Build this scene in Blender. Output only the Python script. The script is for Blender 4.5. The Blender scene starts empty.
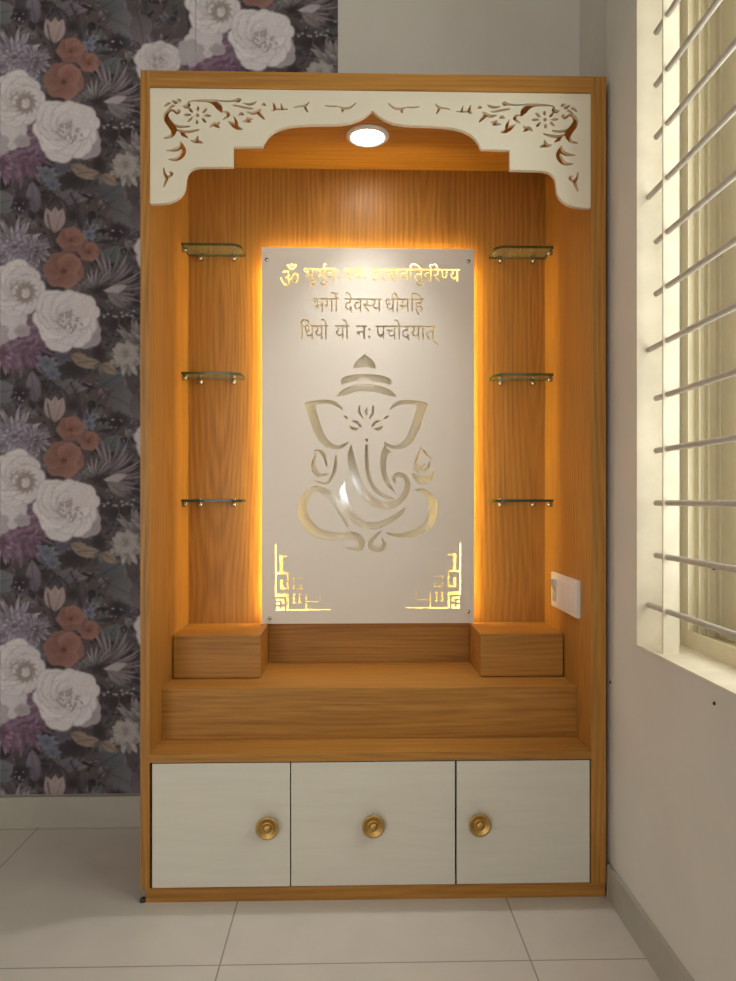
import bpy, bmesh, math, random
import numpy as np
from mathutils import Vector, Matrix
from mathutils.geometry import delaunay_2d_cdt

sc = bpy.context.scene
C = sc.collection
R = math.radians

# ------------------------------------------------------------------ helpers
def thing(name, label, cat, loc=(0, 0, 0), group=None):
    o = bpy.data.objects.new(name, None)
    o.empty_display_size = .05
    C.objects.link(o)
    o.location = loc
    o['label'] = label
    o['category'] = cat
    if group:
        o['group'] = group
    return o

def origin(o):
    v = Vector((0, 0, 0))
    while o:
        v += o.location
        o = o.parent
    return v

def obj(name, bm, m, parent=None, smooth=False, label=None, bevel=0, struct=False):
    """one mesh object; bm is in world coordinates"""
    if bevel:
        bmesh.ops.bevel(bm, geom=[e for e in bm.edges if len(e.link_faces) == 2 and e.calc_face_angle(0) > .6],
                        offset=bevel, segments=2, affect='EDGES', profile=.6)
    if smooth:
        for f in bm.faces:
            f.smooth = True
        for e in bm.edges:
            if len(e.link_faces) == 2 and e.calc_face_angle(0) > .7:
                e.smooth = False
    me = bpy.data.meshes.new(name)
    off = origin(parent) if parent else Vector((0, 0, 0))
    if off.length:
        bmesh.ops.translate(bm, vec=-off, verts=bm.verts)
    bmesh.ops.recalc_face_normals(bm, faces=bm.faces)
    bm.to_mesh(me)
    bm.free()
    for x in (m if isinstance(m, (list, tuple)) else [m]):
        me.materials.append(x)
    o = bpy.data.objects.new(name, me)
    C.objects.link(o)
    if parent:
        o.parent = parent
    if label:
        o['label'] = label
    if struct:
        o['kind'] = 'structure'
    return o

def add_box(bm, x0, x1, y0, y1, z0, z1, mi=0):
    v = [bm.verts.new(p) for p in ((x0,y0,z0),(x1,y0,z0),(x1,y1,z0),(x0,y1,z0),(x0,y0,z1),(x1,y0,z1),(x1,y1,z1),(x0,y1,z1))]
    for q in ((0,3,2,1),(4,5,6,7),(0,1,5,4),(1,2,6,5),(2,3,7,6),(3,0,4,7)):
        bm.faces.new([v[i] for i in q]).material_index = mi

def box(x0, x1, y0, y1, z0, z1):
    bm = bmesh.new()
    add_box(bm, x0, x1, y0, y1, z0, z1)
    return bm

def lathe(prof, c, axis, seg=40, bm=None):
    """prof: (radius, height along axis); axis: unit vector"""
    bm = bm or bmesh.new()
    a = Vector(axis).normalized()
    u = a.orthogonal().normalized()
    w = a.cross(u)
    rings = []
    for r, h in prof:
        p = Vector(c) + a*h
        if r < 1e-6:
            rings.append([bm.verts.new(p)])
        else:
            rings.append([bm.verts.new(p + u*r*math.cos(2*math.pi*k/seg) + w*r*math.sin(2*math.pi*k/seg)) for k in range(seg)])
    for A, B in zip(rings, rings[1:]):
        for k in range(seg):
            j = (k+1) % seg
            if len(A) == 1 and len(B) == 1:
                continue
            if len(A) == 1:
                bm.faces.new((A[0], B[k], B[j]))
            elif len(B) == 1:
                bm.faces.new((A[k], B[0], A[j]))
            else:
                bm.faces.new((A[k], B[k], B[j], A[j]))
    return bm

def rod(p0, p1, r, seg=14):
    p0, p1 = Vector(p0), Vector(p1)
    L = (p1-p0).length
    e = min(r*.25, L*.2)
    return lathe([(0,0),(r-e,0),(r,e),(r,L-e),(r-e,L),(0,L)], p0, p1-p0, seg)

def prism(poly, f, t):
    """polygon (2D) mapped by f(u,v,depth) and given thickness"""
    bm = bmesh.new()
    A = [bm.verts.new(f(u, v, 0)) for u, v in poly]
    B = [bm.verts.new(f(u, v, t)) for u, v in poly]
    bm.faces.new(A)
    bm.faces.new(B[::-1])
    n = len(A)
    for i in range(n):
        j = (i+1) % n
        bm.faces.new((A[i], B[i], B[j], A[j]))
    return bm

# --------------------------------------------- flat plate with cut-out shapes
def area2(p):
    return sum(p[i-1][0]*p[i][1] - p[i][0]*p[i-1][1] for i in range(len(p)))

def plate(outer, holes, y0, t):
    """outer: (x,z) polygon in m; holes: list of (polygon, [islands]) cut right through; front face at y0"""
    vs, fs, kind = [], [], []
    def add(p, k):
        q = []
        for a in p:                                   # drop repeats
            if not q or (a[0]-q[-1][0])**2 + (a[1]-q[-1][1])**2 > 1e-10:
                q.append(a)
        if len(q) > 2 and (q[0][0]-q[-1][0])**2 + (q[0][1]-q[-1][1])**2 < 1e-10:
            q.pop()
        if len(q) < 3 or abs(area2(q)) < 1e-10:
            return
        if area2(q) < 0:
            q = q[::-1]
        b = len(vs)
        vs.extend(Vector((x*1000, z*1000)) for x, z in q)
        fs.append(list(range(b, b+len(q))))
        kind.append(k)
    add(outer, ('o',))
    for i, (p, isl) in enumerate(holes):
        add(p, ('h', i))
        for q in isl:
            add(q, ('i', i))
    V, E, F, ov, oe, of = delaunay_2d_cdt(vs, [], fs, 0, 1e-4)
    cen = np.array([sum((V[i] for i in f), Vector((0, 0)))/len(f) for f in F])
    def inside(f):
        P = np.array([vs[i] for i in f])
        lo, hi = P.min(0), P.max(0)
        cand = np.nonzero(((cen >= lo) & (cen <= hi)).all(1))[0]
        c = np.zeros(len(cand), bool)
        x, y = cen[cand, 0], cen[cand, 1]
        for (x0, y0_), (x1, y1_) in zip(P, np.roll(P, -1, 0)):
            if y0_ != y1_:
                c ^= ((y0_ > y) != (y1_ > y)) & (x < (x1-x0)*(y-y0_)/(y1_-y0_)+x0)
        return cand[c]
    solid = np.zeros(len(F), bool)
    cut, isl = {}, {}
    for f, k in zip(fs, kind):
        q = inside(f)
        if k[0] == 'o':
            solid[q] = True
        else:
            d = (cut if k[0] == 'h' else isl).setdefault(k[1], np.zeros(len(F), bool))
            d[q] = True
    for i, d in cut.items():
        solid &= ~(d & ~isl[i] if i in isl else d)
    bm = bmesh.new()
    A = [bm.verts.new((v.x/1000, y0, v.y/1000)) for v in V]
    B = [bm.verts.new((v.x/1000, y0+t, v.y/1000)) for v in V]
    cnt = {}
    for f in (F[i] for i in np.nonzero(solid)[0]):
        bm.faces.new([A[i] for i in f])
        bm.faces.new([B[i] for i in reversed(f)])
        for a, b in zip(f, f[1:]+f[:1]):
            cnt[(a, b)] = 1
    for a, b in cnt:
        if (b, a) not in cnt:
            bm.faces.new((A[b], A[a], B[a], B[b]))
    bmesh.ops.delete(bm, geom=[v for v in bm.verts if not v.link_faces], context='VERTS')
    return bm

def smooth_path(P, n=7):
    """Catmull-Rom through points of any dimension"""
    P = [np.array(p, float) for p in P]
    if len(P) < 3:
        return P
    Q = [2*P[0]-P[1]] + P + [2*P[-1]-P[-2]]
    out = []
    for i in range(1, len(Q)-2):
        a, b, c, d = Q[i-1:i+3]
        for k in range(n):
            t = k/n
            out.append(.5*(2*b + (c-a)*t + (2*a-5*b+4*c-d)*t*t + (3*b-a-3*c+d)*t**3))
    out.append(P[-1])
    return out

def stroke(P, n=7):
    """tapered stroke (x, y, width) -> overlapping quads and joints"""
    S = smooth_path(P, n)
    L, Rr = [], []
    for i, p in enumerate(S):
        a, b = S[max(i-1, 0)], S[min(i+1, len(S)-1)]
        d = b[:2]-a[:2]
        d = d/(np.hypot(*d)+1e-9)
        nrm = np.array((-d[1], d[0]))*max(p[2], .3)/2
        L.append(tuple(p[:2]+nrm))
        Rr.append(tuple(p[:2]-nrm))
    out = []
    for i in range(len(S)-1):
        out.append([L[i], L[i+1], Rr[i+1], Rr[i]])
    for p in (S[0], S[-1]):
        if p[2] > 2.5:
            out.append([(p[0]+p[2]/2*math.cos(a*math.pi/5), p[1]+p[2]/2*math.sin(a*math.pi/5)) for a in range(10)])
    return out

def ell(cx, cy, a, b, rot=0, n=14):
    c, s = math.cos(rot), math.sin(rot)
    return [(cx+a*math.cos(2*math.pi*k/n)*c-b*math.sin(2*math.pi*k/n)*s, cy+a*math.cos(2*math.pi*k/n)*s+b*math.sin(2*math.pi*k/n)*c) for k in range(n)]

def smooth_poly(P, n=5):
    P = [np.array(p, float) for p in P]
    out = []
    N = len(P)
    for i in range(N):
        a, b, c, d = P[i-1], P[i], P[(i+1) % N], P[(i+2) % N]
        for k in range(n):
            t = k/n
            out.append(tuple(.5*(2*b + (c-a)*t + (2*a-5*b+4*c-d)*t*t + (3*b-a-3*c+d)*t**3)))
    return out

# ------------------------------------------------------------------ materials
def lin(c):
    return tuple(((x/255)/12.92 if x/255 <= .04045 else ((x/255+.055)/1.055)**2.4) for x in c)

class N:
    def __init__(s, name):
        s.m = bpy.data.materials.new(name)
        s.m.use_nodes = True
        s.t = s.m.node_tree
        s.b = s.t.nodes['Principled BSDF']
        s.out = s.t.nodes['Material Output']
    def n(s, typ, **kw):
        x = s.t.nodes.new(typ)
        for k, v in kw.items():
            if k[0] == '_':
                setattr(x, k[1:], v)
            else:
                i = k.replace('__', ' ')
                x.inputs[int(i[1:]) if i[0] == 'i' and i[1:].isdigit() else i].default_value = v
        return x
    def l(s, a, b):
        s.t.links.new(a, b)
    def ramp(s, fac, stops):
        r = s.n('ShaderNodeValToRGB')
        e = r.color_ramp.elements
        while len(e) < len(stops):
            e.new(.5)
        for q, (p, c) in zip(e, stops):
            q.position = p
            q.color = (*c, 1)
        s.l(fac, r.inputs[0])
        return r.outputs[0]
    def mix(s, fac, a, b, blend='MIX'):
        x = s.n('ShaderNodeMix', _data_type='RGBA', _blend_type=blend)
        for i, v in ((0, fac), (6, a), (7, b)):
            if hasattr(v, 'links'):
                s.l(v, x.inputs[i])
            else:
                x.inputs[i].default_value = v if i == 0 else (*v, 1)
        return x.outputs[2]
    def math(s, op, a, b=0):
        x = s.n('ShaderNodeMath', _operation=op)
        for i, v in enumerate((a, b)):
            if hasattr(v, 'links'):
                s.l(v, x.inputs[i])
            else:
                x.inputs[i].default_value = v
        return x.outputs[0]
    def bump(s, h, strength, dist=.002):
        x = s.n('ShaderNodeBump', Strength=strength, Distance=dist)
        s.l(h, x.inputs['Height'])
        s.l(x.outputs[0], s.b.inputs['Normal'])

def plain(name, col, rough=.5, metal=0, noise=.06, scale=30, bump=0, spec=.5):
    k = N(name)
    tc = k.n('ShaderNodeTexCoord')
    nz = k.n('ShaderNodeTexNoise', Scale=scale, Detail=4)
    k.l(tc.outputs['Object'], nz.inputs['Vector'])
    c = col
    k.l(k.ramp(nz.outputs[0], [(.3, tuple(x*(1-noise) for x in c)), (.7, tuple(min(1, x*(1+noise)) for x in c))]), k.b.inputs['Base Color'])
    k.b.inputs['Roughness'].default_value = rough
    k.b.inputs['Metallic'].default_value = metal
    k.b.inputs['Specular IOR Level'].default_value = spec
    if bump:
        k.bump(nz.outputs[0], bump)
    return k.m

def wood(name, axis, dark, mid, light, rough=.42, seed=0.):
    """oak veneer, grain running along axis (0 x, 1 y, 2 z)"""
    k = N(name)
    tc = k.n('ShaderNodeTexCoord')
    def mapped(sc_across, sc_along, off):
        mp = k.n('ShaderNodeMapping')
        v = [sc_across]*3
        v[axis] = sc_along
        mp.inputs['Scale'].default_value = v
        mp.inputs['Location'].default_value = (off+seed, off*1.7+seed*2, off*.6+seed)
        k.l(tc.outputs['Object'], mp.inputs[0])
        return mp.outputs[0]
    sp = k.n('ShaderNodeSeparateXYZ')
    k.l(tc.outputs['Object'], sp.inputs[0])
    c = [sp.outputs[i] for i in range(3)]
    along = c[axis]
    across = k.math('ADD', c[(axis+1) % 3], c[(axis+2) % 3])
    n1 = k.n('ShaderNodeTexNoise', Scale=1., Detail=2., Roughness=.4, Distortion=.1)
    k.l(mapped(5., .8, 3.1), n1.inputs['Vector'])
    warp = k.math('MULTIPLY', k.math('SUBTRACT', n1.outputs[0], .5), .11)
    t = k.math('PINGPONG', k.math('ADD', k.math('ADD', across, warp), 5.03+seed*.013), .17)
    q = k.math('MULTIPLY', k.math('SUBTRACT', k.math('PINGPONG', k.math('ADD', along, .37), 1.15), .3), .075)
    r = k.math('SQRT', k.math('ADD', k.math('MULTIPLY', t, t), k.math('MULTIPLY', q, q)))
    rings = k.math('SINE', k.math('MULTIPLY', k.math('ADD', r, k.math('MULTIPLY', warp, .55)), 430.))
    rings = k.math('MULTIPLY_ADD', rings, .5)
    rings.node.inputs[2].default_value = .5
    n2 = k.n('ShaderNodeTexNoise', Scale=1., Detail=5, Roughness=.7)
    k.l(mapped(110, 3.5, 1.3), n2.inputs['Vector'])
    n3 = k.n('ShaderNodeTexNoise', Scale=1., Detail=3, Roughness=.5)
    k.l(mapped(3.5, .9, 7.7), n3.inputs['Vector'])
    f = k.math('ADD', k.math('MULTIPLY', rings, .10 if axis == 2 else .075), k.math('ADD', k.math('MULTIPLY', n2.outputs[0], .66), k.math('MULTIPLY', n3.outputs[0], .36)))
    col = k.ramp(f, [(.38, dark), (.60, mid), (.84, light)])
    k.l(col, k.b.inputs['Base Color'])
    k.b.inputs['Roughness'].default_value = rough
    k.b.inputs['Specular IOR Level'].default_value = .35
    k.bump(n2.outputs[0], .12, .0006)
    return k.m

def emit(name, col, strength):
    k = N(name)
    k.b.inputs['Base Color'].default_value = (*col, 1)
    k.b.inputs['Emission Color'].default_value = (*col, 1)
    k.b.inputs['Emission Strength'].default_value = strength
    return k.m

def glass(name, tint, gloss_rough=.02, ior=1.5, diffuse_mix=0., diffuse_col=(.6, .64, .5)):
    k = N(name)
    k.t.nodes.remove(k.b)
    tr = k.n('ShaderNodeBsdfTransparent', Color=(*tint, 1))
    gl = k.n('ShaderNodeBsdfGlossy', Roughness=gloss_rough)
    lw = k.n('ShaderNodeLayerWeight', Blend=.5)
    f0 = ((ior-1)/(ior+1))**2
    fr = k.math('ADD', k.math('MULTIPLY', k.math('POWER', lw.outputs['Facing'], 5.), 1-f0), f0).node
    mx = k.n('ShaderNodeMixShader')
    k.l(fr.outputs[0], mx.inputs[0])
    k.l(tr.outputs[0], mx.inputs[1])
    k.l(gl.outputs[0], mx.inputs[2])
    last = mx.outputs[0]
    if diffuse_mix:
        tl = k.n('ShaderNodeBsdfDiffuse', Color=(*diffuse_col, 1))
        m2 = k.n('ShaderNodeMixShader')
        m2.inputs[0].default_value = diffuse_mix
        k.l(last, m2.inputs[1])
        k.l(tl.outputs[0], m2.inputs[2])
        last = m2.outputs[0]
    k.l(last, k.out.inputs[0])
    return k.m

WD, WM, WL = (.275, .115, .021), (.44, .205, .040), (.555, .285, .066)
M = {}
M['wood_v'] = wood('oak_veneer_vertical', 2, WD, WM, WL)
M['wood_h'] = wood('oak_veneer_horizontal', 0, WD, WM, WL, seed=4.)
M['wood_y'] = wood('oak_veneer_depth', 1, WD, WM, WL, seed=9.)
M['cream'] = plain('cream_lacquer', (.74, .68, .55), .38, noise=.02, scale=6)
M['panel'] = plain('cream_panel', (.745, .70, .625), .36, noise=.015, scale=5, spec=.45)
M['sheet'] = plain('white_backing', (.78, .72, .62), .09, noise=.015, scale=8)
M['brass'] = plain('brushed_brass', (.50, .32, .11), .42, 1., noise=.1, scale=40)
M['steel'] = plain('steel', (.55, .54, .52), .25, 1., noise=.08, scale=60)
M['dark'] = plain('dark_metal', (.03, .028, .025), .5)
M['plastic'] = plain('white_plastic', (.78, .76, .74), .3, noise=.01)
M['grey_plastic'] = plain('grey_white_plastic', (.56, .56, .52), .25, noise=.01)
M['wall'] = plain('cream_wall_paint', (.71, .68, .625), .8, noise=.05, scale=3.5, bump=.1)
M['reveal'] = plain('cream_plaster', (.79, .715, .57), .8, noise=.09, scale=14, bump=.2)
M['ceil'] = plain('ceiling_paint', (.75, .74, .70), .85)
M['skirt'] = plain('beige_tile_skirting', (.44, .415, .355), .4, noise=.05, scale=12)
M['alu'] = plain('powder_coated_aluminium', (.76, .69, .50), .4, noise=.03)
M['bar'] = plain('painted_steel_bar', (.56, .53, .49), .42, noise=.06, scale=50)
M['glass'] = glass('pale_green_glass', (.93, .97, .92), .03, 1.6, .13)  # pale diffuse part stands in for the bright room mirrored underneath
M['glass_edge'] = glass('green_glass_edge', (.22, .32, .19), .1, 1.5, .25, (.13, .2, .11))
M['pane'] = glass('window_glass', (.93, .96, .93))
M['led'] = emit('amber_led', (1., .80, .24), 42.)
M['lens'] = emit('downlight_lens', (1., .96, .90), 30.)

def cream_grain():
    k = N('cream_woodgrain_laminate')
    tc = k.n('ShaderNodeTexCoord')
    mp = k.n('ShaderNodeMapping')
    mp.inputs['Scale'].default_value = (6, 6, 60)
    k.l(tc.outputs['Object'], mp.inputs[0])
    nz = k.n('ShaderNodeTexNoise', Scale=1., Detail=4, Roughness=.6)
    k.l(mp.outputs[0], nz.inputs['Vector'])
    k.l(k.ramp(nz.outputs[0], [(.3, (.65, .615, .53)), (.7, (.69, .655, .57))]), k.b.inputs['Base Color'])
    k.b.inputs['Roughness'].default_value = .45
    return k.m
M['laminate'] = cream_grain()

def tiles():
    k = N('vitrified_floor_tile')
    tc = k.n('ShaderNodeTexCoord')
    sp = k.n('ShaderNodeSeparateXYZ')
    k.l(tc.outputs['Object'], sp.inputs[0])
    def edge(o, off):
        a = k.math('ADD', o, off)
        a = k.math('DIVIDE', a, .695)
        a = k.math('FRACT', a)
        a = k.math('SUBTRACT', a, .5)
        a = k.math('ABSOLUTE', a)
        return k.math('GREATER_THAN', a, .5-.0026)
    e = k.math('MAXIMUM', edge(sp.outputs[0], .355+6.95), edge(sp.outputs[1], .255+6.95))
    nz = k.n('ShaderNodeTexNoise', Scale=7., Detail=5)
    k.l(tc.outputs['Object'], nz.inputs['Vector'])
    base = k.ramp(nz.outputs[0], [(.3, (.60, .555, .505)), (.7, (.65, .605, .55))])
    k.l(k.mix(e, base, (.30, .27, .235)), k.b.inputs['Base Color'])
    k.b.inputs['Roughness'].default_value = .28
    k.b.inputs['Specular IOR Level'].default_value = .45
    k.bump(k.math('MULTIPLY', e, -1.), .4, .001)
    return k.m
M['tile'] = tiles()

def paper():
    k = N('floral_wallpaper')
    at = k.n('ShaderNodeAttribute', _attribute_name='print')
    tc = k.n('ShaderNodeTexCoord')
    nz = k.n('ShaderNodeTexNoise', Scale=260., Detail=3)
    k.l(tc.outputs['Object'], nz.inputs['Vector'])
    k.l(k.mix(1., at.outputs[0], k.ramp(nz.outputs[0], [(.25, (.86, .86, .86)), (.75, (1.1, 1.1, 1.1))]), 'MULTIPLY'), k.b.inputs['Base Color'])
    k.b.inputs['Roughness'].default_value = .6
    k.b.inputs['Specular IOR Level'].default_value = .3
    k.bump(nz.outputs[0], .08, .0005)
    return k.m
M['paper'] = paper()
GLYPH = {2384:(902,[[502,816,506,835,516,852,533,862,552,866,571,862,587,852,598,835,602,816,598,797,587,781,571,770,552,766,533,770,516,781,506,797],[759,833,740,772,715,725,683,691,644,667,601,654,553,649,507,654,465,669,427,694,393,729,364,775,339,833,408,856,426,813,446,778,468,751,507,725,555,716,606,725,642,754,667,798,686,858],[470,218,459,157,425,114,374,89,312,80,257,87,206,108,159,144,115,196,71,267,29,356,100,382,129,316,160,260,193,215,228,180,265,160,305,153,340,157,367,171,385,193,391,227,386,262,371,293,347,321,318,347,260,341,255,411,313,418,352,435,373,461,380,494,374,525,357,546,331,558,302,562,267,560,235,552,204,540,171,525,146,594,175,607,211,620,252,629,298,632,346,628,386,615,418,593,449,549,459,495,454,457,441,423,417,394,385,370,416,350,446,344,465,347,482,356,499,371,516,396,546,443,581,491,616,523,656,541,705,547,742,542,778,529,810,505,836,471,852,425,858,368,853,318,837,275,811,239,775,212,733,196,683,191,640,195,603,209,570,229,537,254,586,307,609,288,632,274,657,265,686,262,719,269,750,289,771,322,778,369,773,415,757,449,732,469,702,476,676,472,654,459,633,436,610,401,583,357,559,324,533,297,499,280,457,274,457,274,467,246]]),2349:(703,[[174,632,209,629,240,622,267,607,291,586,307,563,321,533,329,492,332,437,332,321,533,321,533,551,402,551,402,622,717,622,717,551,614,551,614,0,533,0,533,250,332,250,332,213,328,185,318,166,302,155,283,151,264,154,243,164,223,178,204,196,188,216,175,237,167,258,164,278,167,295,178,309,196,318,224,321,253,321,253,426,252,468,248,498,241,520,232,538,206,561,169,568,145,565,128,555,118,540,114,521,120,496,138,478,169,466,218,460,210,389,163,396,124,408,91,426,57,464,46,520,56,571,84,606,126,625]]),2370:(0,[[-63,-245,-117,-262,-145,-266,-173,-268,-219,-264,-259,-250,-291,-229,-322,-183,-333,-126,-322,-73,-287,-29,-253,-7,-211,7,-162,11,-114,8,-70,-1,-31,-17,5,-38,38,-62,68,-91,96,-122,121,-155,145,-189,83,-228,47,-177,10,-135,-27,-101,-66,-77,-109,-62,-156,-57,-201,-62,-233,-77,-253,-99,-259,-128,-253,-160,-234,-181,-208,-192,-178,-196,-130,-191,-88,-175]]),2369:(0,[[-248,-12,-193,5,-136,11,-90,7,-51,-6,-20,-28,12,-72,22,-129,10,-184,-25,-229,-60,-251,-104,-264,-157,-268,-219,-263,-275,-248,-325,-222,-370,-188,-414,-147,-455,-100,-394,-57,-356,-101,-320,-136,-284,-163,-246,-182,-204,-192,-157,-196,-98,-188,-63,-163,-51,-122,-57,-93,-76,-73,-102,-61,-131,-57,-180,-62,-222,-79]]),2357:(556,[[571,551,467,551,467,0,387,0,387,165,358,148,324,133,282,122,233,118,182,123,137,139,99,164,71,198,52,238,46,286,52,339,72,383,104,418,146,444,196,459,255,464,288,463,326,459,354,454,349,381,306,388,259,391,204,384,162,364,136,331,127,287,135,243,159,212,193,194,235,188,283,194,325,211,359,234,387,260,387,551,0,551,0,622,571,622]]),2307:(272,[[78,435,83,459,96,480,116,494,139,499,162,494,182,480,196,459,200,435,196,411,182,390,162,376,139,371,116,376,96,390,83,411],[78,118,83,142,96,163,116,177,139,182,162,177,182,163,196,142,200,118,196,94,182,73,162,59,139,54,116,59,96,73,83,94]]),2360:(676,[[587,551,587,0,506,0,506,266,477,259,448,254,380,251,337,253,292,259,248,267,212,277,167,253,196,218,228,182,264,146,301,110,340,75,380,42,326,-12,289,21,254,54,221,87,189,120,160,151,133,181,99,222,73,256,55,284,46,305,40,340,44,359,55,376,75,389,104,393,127,390,148,382,165,368,181,350,199,372,210,399,215,428,217,458,213,512,201,551,0,551,0,622,691,622,691,551],[369,322,406,323,440,326,473,331,506,339,506,551,281,551,293,511,298,458,296,419,289,385,277,356,262,333,315,325]]),2340:(570,[[481,551,481,0,400,0,400,328,291,328,238,327,200,322,172,313,150,299,132,274,126,237,135,189,163,143,191,111,227,77,271,40,217,-12,173,28,132,68,96,109,69,151,51,195,45,242,48,275,59,305,74,330,93,351,125,373,163,388,211,396,272,399,400,399,400,551,0,551,0,622,584,622,584,551]]),2367:(259,[[89,551,0,551,0,622,80,622,61,669,55,695,53,724,59,773,79,814,111,849,154,875,206,891,266,896,356,888,440,862,516,820,585,763,648,695,704,615,620,615,515,731,402,801,283,824,221,817,174,795,144,760,134,714,136,686,144,662,165,622,273,622,273,551,170,551,170,0,89,0]]),2352:(409,[[395,42,341,-12,302,21,265,54,230,87,197,120,166,151,138,181,102,222,75,256,57,284,47,305,40,340,44,359,55,376,75,389,104,393,127,390,148,382,165,368,181,349,215,371,238,399,252,431,256,468,251,514,239,551,0,551,0,622,424,622,424,551,320,551,332,510,336,458,331,407,314,365,288,330,254,301,213,276,167,254,199,219,233,183,272,147,312,110,353,75]]),2375:(0,[[-169,615,-183,664,-197,705,-211,740,-232,778,-256,804,-283,818,-315,823,-354,819,-385,809,-409,882,-367,892,-318,896,-268,890,-225,871,-187,836,-154,784,-133,737,-113,681,-94,615]]),2339:(723,[[634,551,634,0,553,0,553,551,420,551,420,321,418,282,412,250,401,222,385,198,361,176,331,160,294,149,251,146,194,153,149,172,114,205,99,231,88,263,81,303,79,352,79,551,0,551,0,622,737,622,737,551],[249,217,293,225,321,249,330,267,336,288,338,315,339,353,339,551,160,551,160,353,161,318,164,291,169,269,178,251,190,237,206,226,225,219]]),2351:(580,[[595,622,595,551,491,551,491,0,410,0,410,179,379,162,343,147,301,136,253,132,197,139,148,159,108,193,75,237,52,291,38,353,92,369,130,390,153,418,160,457,157,484,149,509,123,551,0,551,0,622],[129,301,152,258,180,228,215,209,259,203,306,208,346,224,380,247,410,274,410,551,211,551,233,498,240,445,228,381,191,333]]),2327:(563,[[208,551,208,234,205,211,196,193,180,182,160,178,134,183,107,199,81,222,60,250,46,280,41,308,44,329,55,345,73,356,102,359,127,359,127,551,0,551,0,622,578,622,578,551,474,551,474,0,393,0,393,551]]),2379:(259,[[170,551,170,0,89,0,89,551,0,551,0,622,273,622,273,551],[90,615,76,664,62,705,49,740,27,778,3,804,-24,818,-56,823,-95,819,-126,809,-150,882,-108,892,-59,896,-9,890,35,871,72,836,106,784,126,737,146,681,165,615]]),2342:(520,[[413,-58,373,11,342,73,316,70,287,68,245,71,203,79,162,92,125,113,93,140,68,176,51,219,46,272,50,313,62,348,79,377,102,401,139,426,183,443,234,453,290,456,295,456,295,551,0,551,0,622,534,622,534,551,376,551,376,385,327,385,275,383,234,378,201,369,173,355,153,338,139,317,129,292,126,262,136,214,166,175,197,155,237,144,287,140,299,140,312,141,306,176,311,206,327,226,349,236,373,240,411,234,439,216,455,190,461,162,457,134,447,113,430,97,410,86,439,37,480,-24]]),2343:(615,[[630,551,526,551,526,0,445,0,445,150,413,132,378,117,336,106,283,103,235,108,193,121,159,144,123,191,111,251,113,278,120,303,132,327,148,348,105,370,72,402,49,442,42,493,52,548,83,593,130,622,187,632,236,625,275,604,302,572,311,531,301,486,271,443,210,482,226,504,230,526,228,541,220,555,206,565,184,568,158,562,136,546,121,521,116,489,120,460,132,438,149,421,172,409,197,402,223,397,254,403,288,405,312,404,333,402,326,332,312,333,298,333,253,328,220,312,198,288,191,254,198,218,220,193,252,178,292,173,341,178,382,195,416,218,445,245,445,551,383,551,383,622,630,622]]),2368:(259,[[-185,615,-200,649,-211,682,-218,715,-220,748,-210,807,-178,855,-146,878,-107,891,-61,896,-6,889,39,868,76,831,108,779,127,734,145,682,163,622,273,622,273,551,170,551,170,0,89,0,89,551,0,551,0,622,87,622,68,685,49,736,29,776,-8,813,-57,825,-92,819,-118,801,-134,771,-139,733,-137,701,-129,672,-105,615]]),2350:(598,[[509,551,509,0,428,0,428,250,207,250,207,213,203,185,193,166,177,155,159,151,140,154,119,164,99,178,80,196,64,216,51,237,42,258,39,278,42,295,53,309,71,318,100,321,126,321,126,551,0,551,0,622,612,622,612,551],[428,551,207,551,207,321,428,321]]),2361:(531,[[321,69,354,82,380,98,397,120,403,148,396,182,374,208,336,224,280,229,219,222,175,201,147,167,138,124,141,94,150,64,167,33,197,-1,224,-26,259,-56,302,-89,248,-142,192,-96,145,-51,108,-9,80,34,64,80,58,130,62,166,73,198,92,225,115,248,97,268,83,292,72,320,69,352,72,378,79,400,91,418,106,433,131,448,159,458,191,463,229,465,361,465,361,551,0,551,0,622,546,622,546,551,442,551,442,394,230,394,186,391,164,381,153,367,149,347,152,328,159,312,183,284,232,296,284,300,347,295,397,279,434,255,461,225,476,190,481,153,473,100,447,57,405,24,348,2]]),2344:(555,[[0,622,569,622,569,551,466,551,466,0,385,0,385,298,204,298,204,244,201,220,190,202,174,192,153,188,128,193,102,209,77,232,56,260,42,290,37,318,40,339,51,355,69,366,98,369,385,369,385,551,0,551]]),2346:(568,[[479,551,479,0,398,0,398,191,368,174,335,159,298,149,254,146,216,149,182,160,152,175,128,194,106,223,91,258,82,301,79,358,79,551,0,551,0,622,583,622,583,551],[398,551,160,551,160,369,163,304,173,266,190,240,220,223,263,217,302,222,338,236,371,257,398,280]]),2330:(634,[[649,551,545,551,545,0,465,0,465,165,437,149,403,133,363,122,317,118,269,123,227,137,191,161,163,193,147,231,141,275,144,303,154,330,168,353,185,371,38,369,38,441,331,441,367,441,389,440,382,370,350,370,298,364,257,346,230,315,221,274,228,236,250,210,281,193,317,188,363,193,403,210,436,233,465,260,465,551,0,551,0,622,649,622]]),2366:(259,[[170,551,170,0,89,0,89,551,0,551,0,622,273,622,273,551]]),2381:(0,[[-179,-44,-131,-39,-88,-42,-48,-50,-13,-65,35,-94,78,-133,116,-178,151,-227,94,-268,61,-219,27,-180,-7,-151,-42,-130,-82,-117,-125,-113,-148,-115,-167,-118]])}
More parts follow.
